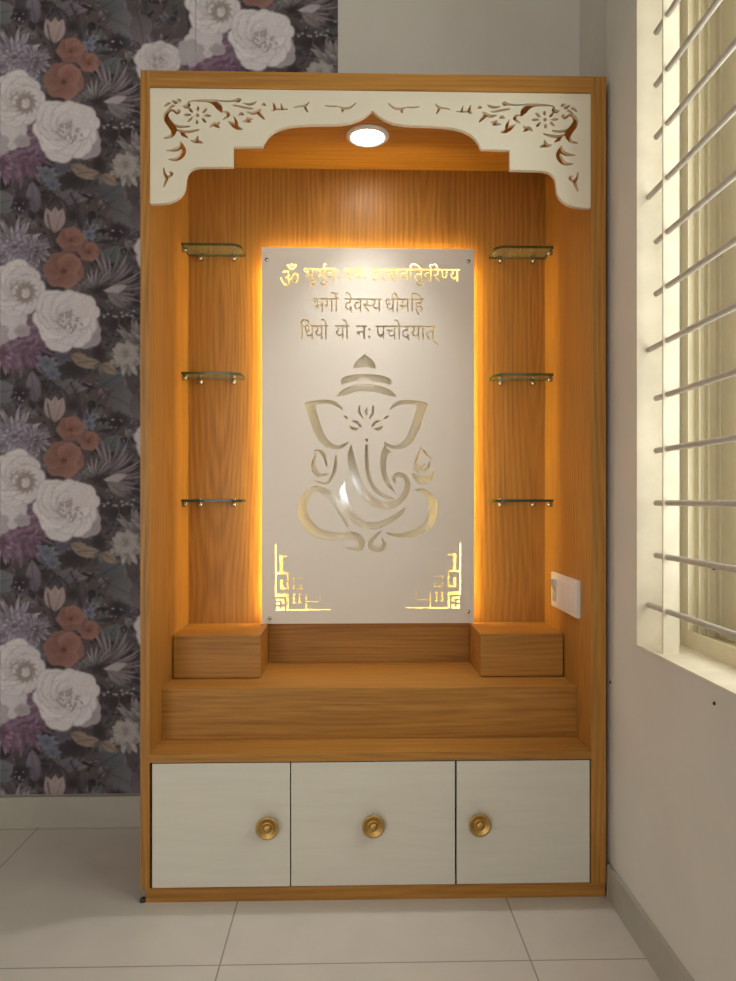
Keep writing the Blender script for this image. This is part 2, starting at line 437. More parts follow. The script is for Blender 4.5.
# ------------------------------------------------------ floral print of the wallpaper
PWc, PHc = 195., 190.          # one repeat of the print, half-drop
class Print:
    def __init__(s, res=1.2):
        s.w, s.h = int(PWc*res), int(PHc*res)
        yy, xx = np.mgrid[0:s.h, 0:s.w]
        s.x = xx/s.w*PWc
        s.y = yy/s.h*PHc
        s.a = np.zeros((s.h, s.w, 3))
        s.a[:] = (70, 62, 60)
        s.rng = np.random.RandomState(5)
    def loc(s, cx, cy):
        dx = s.x-cx
        k = np.round(dx/PWc)
        dy = s.y-cy+95.*k
        dx = dx-PWc*k
        return dx, dy-PHc*np.round(dy/PHc)
    def put(s, mask, col):
        m = np.clip(mask, 0, 1)[..., None]
        s.a = s.a*(1-m)+np.asarray(col)*m
    def petal(s, cx, cy, ang, ln, wd, c0, c1, soft=.8, blunt=.6, curve=0., vein=0.):
        """from (cx,cy) towards ang; c0 at the base, c1 at the tip"""
        dx, dy = s.loc(cx, cy)
        ca, sa = math.cos(ang), math.sin(ang)
        u = dx*ca+dy*sa
        v = -dx*sa+dy*ca
        v = v-curve*u*u/max(ln, 1)
        t = np.clip(u/ln, 0, 1)
        prof = wd*np.sin(np.pi*t**blunt)
        mask = np.clip((prof-np.abs(v))/soft, 0, 1)*((u > 0) & (u < ln))
        if not mask.any():
            return
        f = t[..., None]
        col = np.asarray(c0)*(1-f)+np.asarray(c1)*f
        if vein:
            col = col*(1-vein*np.clip(1-np.abs(v)/1.2, 0, 1)[..., None])
        s.put(mask, col)
    def bloom(s, cx, cy, rx, ry, c0, c1, soft=1., lob=0, amp=.12, ph=0.):
        dx, dy = s.loc(cx, cy)
        q = np.hypot(dx/rx, dy/ry)
        th = np.arctan2(dy, dx)
        lim = 1+amp*np.abs(np.sin(th*lob/2+ph))-amp*.5 if lob else 1
        q = q/lim
        mask = np.clip((1-q)*min(rx, ry)/soft, 0, 1)
        f = np.clip(q, 0, 1)[..., None]
        s.put(mask, np.asarray(c0)*(1-f)+np.asarray(c1)*f)
    def line(s, P, col, w0, w1=None):
        S = smooth_path(P, 6)
        n = len(S)
        for i in range(n):
            f = i/(n-1)
            w = w0 if w1 is None else w0*(1-f)+w1*f
            dx, dy = s.loc(*S[i][:2])
            s.put(np.clip((w-np.hypot(dx, dy))/.8+.5, 0, 1)*.9, col)
    def fringe(s, cx, cy, r, n, c0, c1, wd=3., a0=0, a1=6.283, lay=3):
        for L in range(lay):
            rr = r*(1-.27*L)
            for i in range(n):
                a = a0+(a1-a0)*(i+s.rng.rand()*.9)/n
                j = s.rng.rand()*.5+.6
                s.petal(cx, cy, a, rr*(.8+.3*s.rng.rand()), wd, np.asarray(c0)*j, np.asarray(c1)*(.75+.4*s.rng.rand()), .8, 1.6, (s.rng.rand()-.5)*.5)
    def peony(s, cx, cy, r, c, dk):
        c, dk = np.asarray(c, float), np.asarray(dk, float)
        for L, (rr, n, ln) in enumerate(((.52, 8, .52), (.36, 7, .46), (.2, 6, .36), (.08, 5, .26))):
            for i in range(n):
                a = 6.283*(i+.5*L)/n+s.rng.rand()*.35
                px, py = cx+r*rr*math.cos(a), cy+r*rr*math.sin(a)
                j = .95+.07*s.rng.rand()
                q = r*ln*(.8+.34*s.rng.rand())*(.9 if L == 0 else 1)
                s.bloom(px, py, q*1.03, q*1.03, dk*.97, dk*.88, 2.2, 5, .1, a)
                s.bloom(px+math.cos(a)*1., py+math.sin(a)*1., q*.97, q*.97, dk*(.93+.03*L) if L > 1 else c*.93, c*j, 2.4, 5, .1, a)
        for i in range(16):
            a = s.rng.rand()*6.283
            q = r*.24*s.rng.rand()**.5
            s.petal(cx+q*math.cos(a), cy+q*math.sin(a), a+1.2, r*.16, 1.1, dk*.78, dk*.9, .9)

def floral_print():
    p = Print()
    g = p.rng
    pal = [(82,80,76), (92,90,84), (66,60,60), (54,46,48), (100,92,90), (84,70,76), (96,84,88), (74,76,76), (60,52,54), (104,100,92)]
    for i in range(330):                                # muted foliage that fills the ground
        c = np.array(pal[g.randint(len(pal))], float)*(.8+.4*g.rand())
        p.petal(g.rand()*195, g.rand()*190, g.rand()*6.283, 10+18*g.rand(), 2+4.5*g.rand(), c*.72, c*1.08, 1.2, .8, (g.rand()-.5)*.8, .22)
    for i in range(60):
        c = np.array((44, 38, 40))*(.8+.4*g.rand())
        p.petal(g.rand()*195, g.rand()*190, g.rand()*6.283, 8+16*g.rand(), 1+2*g.rand(), c, c, 1, .8, (g.rand()-.5)*.8)
    for i in range(420):                                # fine flecks of the print
        v = 30+75*g.rand()**1.3
        c = np.array((v*1.04, v*.97, v*1.0))
        p.petal(g.rand()*195, g.rand()*190, g.rand()*6.283, 4+7*g.rand(), .6+1.3*g.rand(), c*.9, c*1.1, .8, .9, (g.rand()-.5)*1.5)
    # large soft leaves
    for cx, cy, a, ln, w, c in ((108,205,.3,34,15,(92,91,90)), (100,196,-.7,30,12,(80,82,82)), (106,262,-1.2,22,10,(82,86,82)), (136,200,1.2,34,13,(92,84,84)),
                                (-10,205,-.4,30,13,(92,92,92)), (36,212,-1.9,34,9,(100,92,98)), (60,205,-1.,26,9,(92,88,92))):
        p.petal(cx, cy, a, ln, w, np.array(c)*.82, np.array(c)*1.08, 1.5, .8, .2, .2)
    # dark hollows
    for cx, cy, rx, ry in ((116,322,13,11), (72,214,9,8), (72,368,17,12), (116,228,11,9), (97,288,10,8), (22,202,10,9), (40,300,8,8), (98,352,9,10)):
        p.bloom(cx, cy, rx, ry, (40,34,36), (54,48,48), 4, 7, .25)
    # mauve chrysanthemum, lavender chrysanthemum
    p.fringe(20, 344, 33, 34, (78,56,66), (116,92,106), 2.4, lay=4)
    p.fringe(2, 352, 25, 24, (82,58,68), (126,104,116), 2.2)
    p.fringe(40, 326, 19, 20, (86,66,76), (122,102,112), 1.9)
    p.fringe(14, 246, 31, 30, (86,78,88), (146,138,142), 2.1, lay=4)
    p.fringe(34, 250, 19, 20, (72,62,72), (134,126,130), 1.7)
    p.fringe(140, 344, 30, 28, (84,76,76), (128,122,116), 2.4)
    p.fringe(-38, 258, 28, 26, (80,70,74), (118,110,112), 2.2)
    p.fringe(158, 250, 30, 28, (82,70,78), (112,98,106), 2.2)
    # blue blossoms
    for cx, cy, r, c in ((46,362,12,(104,106,114)), (62,356,9,(86,83,92)), (88,233,9,(104,110,120)), (93,226,6,(110,114,122)), (52,373,9,(98,101,112))):
        for i in range(7):
            p.petal(cx, cy, 6.283*i/7+.5*g.rand(), r*(.7+.5*g.rand()), r*.3, np.array(c)*.75, np.array(c)*1.05, 1., .8)
        p.bloom(cx, cy, 2, 2, (70,64,70), (80,76,84), 1)
    # curved ribbon petals at the right
    for i in range(17):
        a = -1.5+i*.17
        c = np.array((118,108,108))*(.72+.42*g.rand())
        p.petal(103+2*g.rand(), 284-2*g.rand(), a, 24+18*g.rand(), 1.9, c*.6, c*1.1, .8, 1.2, -.35-.25*g.rand())
    for i in range(8):
        c = np.array((134,126,122))*(.75+.4*g.rand())
        p.petal(96, 288, -2.9+i*.27, 17+8*g.rand(), 1.4, c*.7, c, .8, 1.1, .3)
    p.petal(101, 289, .05, 26, 5, (150,142,138), (138,130,126), 1., 1.1, -.25)
    p.petal(106, 291, .6, 26, 6, (112,106,100), (96,92,88), 1.2, .8, .1, .2)
    for i in range(9):                                  # sprig of small white buds
        p.bloom(103+i*3.7+3*g.rand(), 315+5*(g.rand()-.5)-i*.4, 2.2, 1.7, (150,144,136), (118,112,106), 1.1)
    p.line([(118,318), (116,332), (110,345)], (96,94,88), .7)
    # tulip buds on dark stems
    for pts in ([(41,196), (45,216), (52,236), (58,250)], [(42,194), (52,192), (58,200), (62,212), (60,226), (55,236)], [(58,196), (66,204), (68,212)], [(70,192), (76,206), (78,222)]):
        p.line(pts, (52,44,46), 1.3)
    for a in (-1.9, -1.55, -1.25):
        p.petal(54, 232, a, 28, 6.5, (128,112,106), (146,130,124), 1., .9, 0, .15)
    p.line([(47,214), (50,228), (55,234)], (58,50,50), 1.)
    # dark pansies with white specks
    for cx, cy in ((116,231), (19,204)):
        for i in range(5):
            p.petal(cx, cy, 6.283*i/5+.3, 11, 4.5, (34,28,32), (58,50,56), 1.)
        for i in range(7):
            p.bloom(cx+(g.rand()-.5)*13, cy+(g.rand()-.3)*9, 1.3, 1.1, (170,164,160), (130,124,122), .9)
    # orange poppies
    for cx, cy, r in ((70,238,14), (88,250,11), (63,269,20)):
        for i in range(6):
            a = 6.283*i/6+cx
            j = .9+.2*g.rand()
            p.bloom(cx+r*.45*math.cos(a), cy+r*.42*math.sin(a), r*.62, r*.56, np.array((104,72,62))*j, np.array((124,92,80))*j, 1.5, 5, .12, a)
        for i in range(14):
            a = 6.283*i/14
            p.petal(cx, cy, a, r*.8, .8, (90,56,46), (116,78,64), .9)
        p.bloom(cx, cy+1, r*.2, r*.18, (80,50,42), (98,64,52), 1.5)
    # tan leaves
    for cx, cy, a, ln, w in ((69,354,.35,30,7), (76,362,-.2,24,5), (100,363,.4,20,6)):
        p.petal(cx, cy, a, ln, w, (112,98,84), (132,116,100), 1., .8, .15, .25)
    p.fringe(126, 356, 20, 18, (112,106,98), (146,140,130), 3., lay=3)
    p.peony(124, 352, 12, (150,144,134), (128,120,112))
    # white rose and its lower petals
    p.bloom(8, 322, 20, 17, (176,169,164), (164,158,154), 1.6, 7, .15)
    p.bloom(-6, 334, 15, 14, (150,144,140), (142,134,132), 1.6, 7, .2)
    p.bloom(22, 330, 9, 7, (132,124,124), (146,138,134), 1.6, 5, .2)
    p.peony(17, 288, 29, (184,178,171), (154,145,139))
    for i in range(12):
        a = 6.283*i/12
        p.petal(25+5*math.cos(a), 292+6*math.sin(a), a+1.4, 12, 2.4, (122,112,104), (140,130,120), 1.)
    # cream rose at the edge of the repeat
    p.peony(-38, 344, 24, (176,170,163), (148,139,135))
    # white peony with its side petals
    p.bloom(86, 333, 15, 15, (126,118,118), (142,134,132), 1.5, 5, .15)
    p.bloom(90, 324, 9, 9, (132,124,124), (146,138,136), 1.5)
    p.peony(64, 318, 33, (190,184,177), (160,152,148))
    for cx, cy, r in ((83,305,13), (92,311,8), (76,300,10)):
        p.bloom(cx, cy, r, r, (184,178,171), (176,169,163), 1.6, 5, .08)
    for i in range(20):
        a = g.rand()*6.283
        q = 10*g.rand()**.5
        p.petal(71+q*math.cos(a), 321+q*math.sin(a), a+.9, 7, 1.5, (128,118,112), (152,144,136), .9)
    n = sum(g.rand(*p.x.shape)[::1] for _ in range(2))-1.
    n = (n+np.roll(n, 1, 0)+np.roll(n, 1, 1)+np.roll(n, (1, 1), (0, 1)))/2
    return np.clip(p.a*(1+.035*n[..., None]), 0, 255)
SKY, ASSUMED_LIGHT, EXPO, BEAM = 4.25, 4., 0., 30.
# ------------------------------------------------------------------ the room
YW = .475          # back wall
XR = .613          # right wall
XL, YB, ZC = -2.9, -4.2, 3.0
bm = bmesh.new()
add_box(bm, XL, 1.2, YB-.2, YW+.2, -.1, 0)
obj('floor', bm, M['tile'], struct=True)
obj('ceiling', box(XL, XR+.2, YB-.15, YW+.1, ZC, ZC+.1), M['ceil'], struct=True)
obj('wall_left', box(XL-.1, XL, YB, YW, 0, ZC), M['wall'], struct=True)
# rear wall with an unseen opening, added to throw daylight on the right wall
bm = bmesh.new()
add_box(bm, XL, -1.9, YB-.1, YB, 0, ZC)
add_box(bm, -.8, XR+.2, YB-.1, YB, 0, ZC)
add_box(bm, -1.9, -.8, YB-.1, YB, 2.3, ZC)
obj('wall_rear', bm, M['wall'], struct=True)

# right wall with the window opening; its far end runs a little outwards to the corner
YJ, YE = -.174, -1.55      # window jambs
ZS, ZH = .690, 2.36        # sill and head
bm = bmesh.new()
T = .21
add_box(bm, XR, XR+T, YJ, .03, 0, ZC)
add_box(bm, XR, XR+T, YB, YE, 0, ZC)
add_box(bm, XR, XR+T, YE, YJ, 0, ZS)
add_box(bm, XR, XR+T, YE, YJ, ZH, ZC)
v = [bm.verts.new(p) for p in ((XR,.03,0),(XR+T,.03,0),(.68+T,YW,0),(.68,YW,0),(XR,.03,ZC),(XR+T,.03,ZC),(.68+T,YW,ZC),(.68,YW,ZC))]
for q in ((0,3,2,1),(4,5,6,7),(0,1,5,4),(1,2,6,5),(2,3,7,6),(3,0,4,7)):
    bm.faces.new([v[i] for i in q])
obj('wall_right', bm, M['wall'], struct=True)

# back wall: cream paint, with floral paper up to a straight edge
def back_wall():
    bm = box(XL, .9, YW, YW+.1, 0, ZC)
    me = bpy.data.meshes.new('wall_back')
    vb = [tuple(v.co) for v in bm.verts]
    fb = [[v.index for v in f.verts] for f in bm.faces] if not bm.verts.index_update() else []
    bm.free()
    st = .0031
    x1, z0, z1 = -.1044, .096, 2.9
    nx, nz = int((x1+1.62)/st), int((z1-z0)/st)
    gx = x1-st*np.arange(nx)[::-1]
    gz = z0+st*np.arange(nz)
    X, Z = np.meshgrid(gx, gz)
    px = (X-XPX0)/MPX
    py = 501.-(Z-1.03164)/MPX
    img = floral_print()/255.
    k = np.floor(px/195.)
    u = px-195.*k
    vv = (py+95.*k) % 190.
    h, w = img.shape[:2]
    fu, fv = u/195.*w-.5, vv/190.*h-.5
    iu, iv = np.floor(fu).astype(int), np.floor(fv).astype(int)
    du, dv = (fu-iu)[..., None], (fv-iv)[..., None]
    g = lambda a, b: img[b % h, a % w]
    rgb = (g(iu, iv)*(1-du)+g(iu+1, iv)*du)*(1-dv)+(g(iu, iv+1)*(1-du)+g(iu+1, iv+1)*du)*dv
    col = np.where(rgb <= .04045, rgb/12.92, ((rgb+.055)/1.055)**2.4)*PAPER_GAIN
    col = np.minimum(col, .86)
    # the part hidden by the cabinet is left as bare wall
    keep = np.ones((nz-1, nx-1), bool)
    hid = (X > -.585) & (Z < 2.09)
    keep &= ~hid[:-1, :-1]
    nb = len(vb)
    vid = nb+np.arange(nx*nz).reshape(nz, nx)
    quads = np.stack([vid[:-1, :-1], vid[:-1, 1:], vid[1:, 1:], vid[1:, :-1]], -1)[keep]
    pts = np.stack([X, np.full_like(X, YW-.0012), Z], -1).reshape(-1, 3)
    me.from_pydata(vb+[tuple(p) for p in pts], [], fb+[tuple(q) for q in quads.tolist()])
    ca = me.color_attributes.new('print', 'FLOAT_COLOR', 'POINT')
    buf = np.ones((nb+nx*nz, 4), np.float32)
    buf[nb:, :3] = col.reshape(-1, 3)
    ca.data.foreach_set('color', buf.ravel())
    mi = np.zeros(len(me.polygons), np.int32)
    mi[len(fb):] = 1
    me.polygons.foreach_set('material_index', mi)
    me.materials.append(M['wall'])
    me.materials.append(M['paper'])
    bm = bmesh.new()
    bm.from_mesh(me)
    bmesh.ops.delete(bm, geom=[v for v in bm.verts if not v.link_faces], context='VERTS')
    bm.to_mesh(me)
    bm.free()
    o = bpy.data.objects.new('wall_back', me)
    C.objects.link(o)
    o['kind'] = 'structure'
MPX = .00318
XPX0 = -1.1805
PAPER_GAIN = np.array((1.68, 1.70, 1.95))
back_wall()

bm = box(XL, -.604, YW-.022, YW-.0015, 0, .095)
obj('baseboard_back', bm, M['skirt'], bevel=.002, struct=True)
bm = box(.6015, XR-.0005, YB, -.002, 0, .088)
obj('baseboard_right', bm, M['skirt'], bevel=.002, struct=True)

# plaster reveal of the window (jambs, head, sill)
bm = bmesh.new()
e = .003
X0, X1 = XR-.0015, .716
add_box(bm, X0, XR+T, YJ-e, YJ+.001, ZS, ZH)
add_box(bm, X0, XR+T, YE-.001, YE+e, ZS, ZH)
add_box(bm, X0, XR+T, YE, YJ, ZH-e, ZH+.001)
add_box(bm, X0, XR+T, YE, YJ, ZS-.001, ZS+e)
obj('trim_1', bm, M['reveal'], struct=True)

# ---------------------------------------------------------------- the window
win = bpy.data.objects.new('window_1', None)
C.objects.link(win)
win.location = (.76, (YJ+YE)/2, ZS)
win['kind'] = 'structure'
yj, ye, zs, zh = YJ-e, YE+e, ZS+e, ZH-e
bm = bmesh.new()
XF0, XF1 = .716, .818
w_ = .022
add_box(bm, XF0, XF1, yj-w_, yj, zs, zh)
add_box(bm, XF0, XF1, ye, ye+w_, zs, zh)
add_box(bm, XF0, XF1, ye+w_, yj-w_, zh-w_, zh)
add_box(bm, XF0, XF1, ye+w_, yj-w_, zs, zs+.012)
for x in (XF0, .742, .764, .790, .8145):                          # track fins all round
    t = .0035
    add_box(bm, x-.0004, x+t-.0004, yj-w_-.016, yj-w_, zs+.011, zh-w_+.001)
    add_box(bm, x-.0004, x+t-.0004, ye+w_, ye+w_+.016, zs+.011, zh-w_+.001)
    add_box(bm, x+.0002, x+t, ye+w_, yj-w_, zs+.012, zs+(.040 if x == XF0 else .026))
    add_box(bm, x+.0002, x+t, ye+w_, yj-w_, zh-w_-.016, zh-w_)
obj('window_frame', bm, M['alu'], win)
def sash(x, ya, yb):
    bm = bmesh.new()
    s = .072
    z0, z1 = zs+.028, zh-w_-.004
    add_box(bm, x, x+.020, ya-s, ya, z0, z1)
    add_box(bm, x, x+.020, yb, yb+s, z0, z1)
    add_box(bm, x, x+.020, yb+s, ya-s, z0, z0+s)
    add_box(bm, x, x+.020, yb+s, ya-s, z1-s, z1)
    add_box(bm, x-.004, x, ya-s, ya-s+.006, z0, z1)
    o = obj('sash', bm, M['alu'], win, bevel=.0015)
    obj('pane', box(x+.008, x+.012, yb+s-.002, ya-s+.002, z0+s-.002, z1-s+.002), M['pane'], o)
sash(.7935, yj-w_-.018, -.86)
sash(.769, -.82, ye+w_+.018)
for y, z, x in ((yj-w_, .876, .7845), (yj-w_, 1.604, .806)):
    obj('screw', lathe([(0, 0), (.0055, 0), (.0055, .002), (0, .003)], (x, y, z), (0, -1, 0), 12), M['dark'], win, label='small dark screw in the window frame')

# ------------------------------------------------------------ window grille
g = thing('window_grille', 'painted steel security grille of horizontal round bars set across the window recess', 'grille', (.639, (YJ+YE)/2, ZS))
XG = .6392
idx = 0
zb = 1.0272
for i in range(-3, 11):
    z = zb+.1203*i
    if z < ZS+.05 or z > ZH-.03:
        continue
    deep = i in (-2, 3, 6)
    z0 = z
    bm = rod((XG, (YJ-e if deep else -.219), z0), (XG, YE+e, z0), .0066)
    obj('bar', bm, M['bar'], g, smooth=True)
for y in (-.281, -.86, -1.44):
    obj('upright', box(XG-.0105, XG+.0255, y-.0025, y+.0025, ZS+e, ZH-e), M['reveal'], g, bevel=.001)

# ------------------------------------------------------------ prayer cabinet
cab = thing('prayer_cabinet', 'tall oak veneered prayer cabinet with white fretwork arch and three cream cupboard fronts', 'cabinet', (0, .23, 0))
xl, xr = -.579, .561           # clear width inside
YN = .455                      # face of the niche back
ZT = 2.092                     # underside of the top
obj('side_panel', box(-.602, xl, 0, .4735, .037, 2.135), M['wood_v'], cab, bevel=.0008)
obj('side_panel', box(xr, .600, 0, .4735, .037, 2.135), M['wood_v'], cab, bevel=.0008)
obj('top_panel', box(xl, xr, 0, .4735, ZT, 2.135), M['wood_h'], cab, bevel=.0008)
obj('back_panel', box(xl, xr, YN, .4735, .037, ZT), M['wood_v'], cab)
obj('lower_back_panel', box(-.3235, .315, YN-.006, YN, .5178, .6415), M['wood_h'], cab)
obj('bottom_panel', box(xl, xr, .02, YN, .037, .055), M['wood_h'], cab)
obj('plinth', box(-.590, .5995, .006, .45, 0, .0365), M['wood_h'], cab)
obj('base_shelf', box(xl, xr, 0, YN, .361, .3815), M['wood_h'], cab, bevel=.0008)
obj('step_riser', box(xl, xr, .1243, .1423, .3815, .5176), M['wood_h'], cab, bevel=.0006)
obj('step_tread', box(xl, xr, .1423, YN, .4996, .5176), M['wood_h'], cab)
for a, b, side in ((xl, -.3245, -1), (.316, xr, 1)):
    bm = box(a, b, .258, YN, .5178, .6425)
    bx = obj('pedestal_box', bm, M['wood_h'], cab, bevel=.0006)
    fa, fb = (a+.004, b) if side < 0 else (a, b-.004)
    obj('front_panel', box(fa, fb, .241, .2565, .5205, .6425), M['wood_h'], bx, bevel=.0008)
# dark-gap cupboard fronts
def knob(x, z, parent):
    y = .002
    obj('knob', lathe([(0, -.0005), (.012, -.0005), (.013, .010), (.0205, .015), (.0285, .020), (.0292, .0235), (.0275, .0255), (.024, .0245),
                       (.0165, .0205), (.0115, .0185), (.0108, .0205), (.0105, .0265), (.0085, .0295), (.004, .0305), (0, .0305)], (x, y, z), (0, -1, 0), 48),
        M['brass'], parent, smooth=True, label='round brass knob with a dished face')
d = obj('door', box(-.5725, -.2202, .002, .020, .0395, .3575), M['laminate'], cab, bevel=.001)
knob(-.2763, .1985, d)
d = obj('drawer', box(-.2169, .2060, .002, .020, .0395, .3575), M['laminate'], cab, bevel=.001)
knob(-.0062, .2000, d)
d = obj('door', box(.2113, .5575, .002, .020, .0395, .3575), M['laminate'], cab, bevel=.001)
knob(.2671, .2003, d)
bm = lathe([(0, 0), (.0085, 0), (.0085, .006), (.006, .009), (0, .010)], (-.5986, .012, 0), (0, 0, 1), 16)
obj('levelling_foot', bm, M['dark'], cab, smooth=True, label='small dark levelling foot')

# ---- fretwork arch: drawn on a grid of the left half and mirrored
K = .002573/2.944
AX, AZ = -.5785-57*K, 2.0915+85*K
MID = 709.5
def ap(x, y):
    return (AX+K*x, AZ-K*y)
half = [(57,85), (57,425), (88,424), (110,421), (128,414), (143,404), (153,392), (159,378), (161,362), (162,348), (166,335), (175,324), (187,318), (204,315), (300,313.5),
        (300,254.5), (386,252.5), (392,238), (403,222), (419,208), (440,198), (465,191.5), (495,188), (530,186), (575,185), (615,183.5), (645,179), (668,171), (686,161), (699,151), (709.5,142)]
outer = [ap(*p) for p in half]
outer = outer + [ap(2*MID-x, y) for x, y in half[::-1][1:]]
cuts = []
def leaf(P):
    cuts.extend(stroke([(x, y, w*1.06+.5) for x, y, w in P], 5))
def poly(P, n=4):
    cuts.append(smooth_poly(P, n) if n else P)
for i in range(8):                                                   # the rosette
    a = i*math.pi/4+.05
    cuts.append(ell(195+29*math.cos(a), 163+19.5*math.sin(a), 7+4.5*abs(math.cos(a)), 4.4, a, 12))
cuts.append(ell(195, 163, 6, 5.4))
for P in ([(101,137,5), (109,131,8), (117,128,3)], [(112,144,3), (121,138,8), (129,136,3)], [(121,121,4), (131,126,9), (138,128,3)], [(136,117,3), (143,120,8), (147,123,3)]):
    leaf(P)
leaf([(154,136,5), (162,138,11), (171,133,9), (168,126,5), (180,121,4), (205,120,7), (230,121,9), (248,128,15), (259,139,17), (266,152,5)])
leaf([(205,120,5), (240,118,4), (280,121,5), (305,119,7), (316,117,13), (322,116,5)])
leaf([(141,152,10), (136,158,6), (122,149,7), (109,153,11), (103,166,14), (108,180,17), (119,194,18), (126,208,17), (122,222,11), (112,229,7), (99,231,4)])
leaf([(112,182,4), (130,194,7), (150,198,7), (172,196,4)])
leaf([(128,203,4), (148,211,7), (172,212,8), (198,206,5)])
leaf([(146,208,4), (152,219,10), (166,229,4)])
leaf([(107,268,4), (122,267,8), (139,262,12), (148,250,11), (146,242,4)])
leaf([(113,294,4), (130,294,9), (146,285,15), (155,268,14), (152,250,5)])
leaf([(97,320,4), (99,336,7), (106,346,9), (103,358,8), (97,374,4)])
leaf([(104,346,4), (116,343,7), (120,335,8), (113,331,3)])
leaf([(176,238,4), (188,240,9), (195,230,8), (196,224,2)])
leaf([(190,243,5), (200,241,9), (210,245,3)])
leaf([(233,197,4), (245,188,10), (252,192,9), (260,182,3)])
leaf([(236,188,3), (250,194,7), (260,199,3)])
leaf([(270,151,3), (281,153,7), (286,161,9), (277,170,6), (270,174,3)])
leaf([(284,180,3), (298,188,11), (312,198,12), (326,203,4)])
leaf([(302,165,2), (307,176,8), (308,190,10), (297,196,3)])
leaf([(317,161,4), (324,157,10), (331,160,4)])
leaf([(329,179,4), (340,178,9), (352,181,4)])
leaf([(338,168,3), (346,172,7), (356,173,3)])
leaf([(341,152,4), (358,155,9), (374,148,10), (381,144,4)])
leaf([(366,150,4), (379,159,9), (391,172,4)])
leaf([(301,133,4), (320,136,6), (345,141,6), (357,141,3)])
leaf([(330,126,3), (345,129,7), (360,126,7), (367,121,3)])
leaf([(385,131,4), (390,128,8), (395,132,3)])
leaf([(417,125,4), (421,134,7), (420,144,8), (414,147,3)])
leaf([(419,140,4), (436,143,5), (459,142,3)])
leaf([(440,127,3), (443,136,6), (444,143,4)])
leaf([(480,136,3), (497,133,5), (512,131,7), (522,121,3)])
leaf([(510,131,4), (514,141,6), (519,149,3)])
leaf([(571,130,3), (590,132,4), (607,131,3)])
leaf([(611,133,3), (628,137,7), (646,134,6), (661,121,3)])
leaf([(620,136,5), (622,144,6), (620,149,2)])
holes = []
for P in cuts:
    holes.append(([ap(x, y) for x, y in P], []))
    holes.append(([ap(2*MID-x, y) for x, y in P], []))
obj('carved_arch', plate(outer, holes, .0035, .013), M['cream'], cab, label='white fretwork arch with cut out scrolls and rosettes')

# ------------------------------------------------------------ recessed light
dl = thing('recessed_downlight', 'round white recessed downlight glowing in the niche ceiling behind the arch peak', 'downlight', (-.0145, .236, ZT))
dc = (-.0145, .236, ZT)
obj('bezel', lathe([(.0625, -.0006), (.0625, .004), (.058, .0075), (.051, .0085), (.048, .006), (.048, -.0006)], dc, (0, 0, -1), 56), M['plastic'], dl, smooth=True)
obj('lens', lathe([(0, .007), (.040, .0066), (.0478, .005), (.0478, .001), (0, .001)], dc, (0, 0, -1), 56), M['lens'], dl, smooth=True, label='glowing white diffuser')

# ------------------------------------------------------------- glass shelves
def shelf(side, z, label):
    xe = xl if side < 0 else xr
    s = -side                                        # inwards
    L, D0, D1, r = .181, .352, YN-.001, .034
    t = thing('glass_shelf', label, 'shelf', (xe+s*L/2, (D0+D1)/2, z), 'corner glass shelves')
    P = [(xe+s*.0008, D1), (xe+s*.0008, D0)]
    for k in range(9):
        a = math.pi/2*k/8
        P.append((xe+s*(L-r+r*math.sin(a)), D0+r-r*math.cos(a)))
    P.append((xe+s*L, D1))
    bm = prism(P, lambda u, v, d: (u, v, z+d), .008)
    bm.normal_update()
    for f in bm.faces:
        f.material_index = 0 if abs(f.normal.z) > .9 else 1
    obj('glass_pane', bm, [M['glass'], M['glass_edge']], t)
    for dx in (.040, .145):                          # clips on the back
        x = xe+s*dx
        b = lathe([(0, 0), (.0075, 0), (.0075, .012), (.0062, .016), (0, .0165)], (x, YN, z-.0078), (0, -1, 0), 18)
        add_box(b, x-.006, x+.006, YN-.018, YN, z+.0082, z+.0105)
        obj('clip', b, M['steel'], t, smooth=True, label='chrome shelf clip')
    y = D0+.018
    b = lathe([(0, 0), (.0075, 0), (.0075, .010), (.0062, .014), (0, .0145)], (xe, y, z-.0078), (s, 0, 0), 18)
    obj('clip', b, M['steel'], t, smooth=True, label='chrome shelf clip')
for side, w in ((-1, 'left'), (1, 'right')):
    for z, h in ((1.8085, 'top'), (1.4165, 'middle'), (1.0285, 'bottom')):
        shelf(side, z, 'clear glass corner shelf, %s one of the three %s of the white mantra panel' % (h, w))

# -------------------------------------------------------------- mantra panel
pan = thing('mantra_panel', 'backlit white panel with cut out mantra lettering and elephant headed deity outline', 'wall panel', (-.0105, .44, .645))
PXM = .0031612                     # metres per drawing unit on the panel
PX0, PZ0 = -.3437-261*PXM, 1.8295+248.5*PXM
def pp(x, y):
    return (PX0+PXM*x, PZ0-PXM*y)
outer = [pp(261.3, 248.7), pp(473.2, 248.7), pp(473.2, 623), pp(261.3, 623)]
holes = []
def hole(P, isl=()):
    holes.append(([pp(*p) for p in P], [[pp(*p) for p in q] for q in isl]))
def glyph(ch, dx=0, cut=None):
    adv, sp = GLYPH[ord(ch)]
    out = []
    for f in sp:
        P = [(f[i]+dx, f[i+1]) for i in range(0, len(f), 2)]
        if cut is not None:
            Q = []
            for a, b in zip(P, P[1:]+P[:1]):
                ia, ib = a[0] <= cut+dx, b[0] <= cut+dx
                if ia:
                    Q.append(a)
                if ia != ib:
                    t = (cut+dx-a[0])/(b[0]-a[0])
                    Q.append((cut+dx, a[1]+t*(b[1]-a[1])))
            P = Q
        if len(P) > 2:
            out.append(P)
    return adv, out
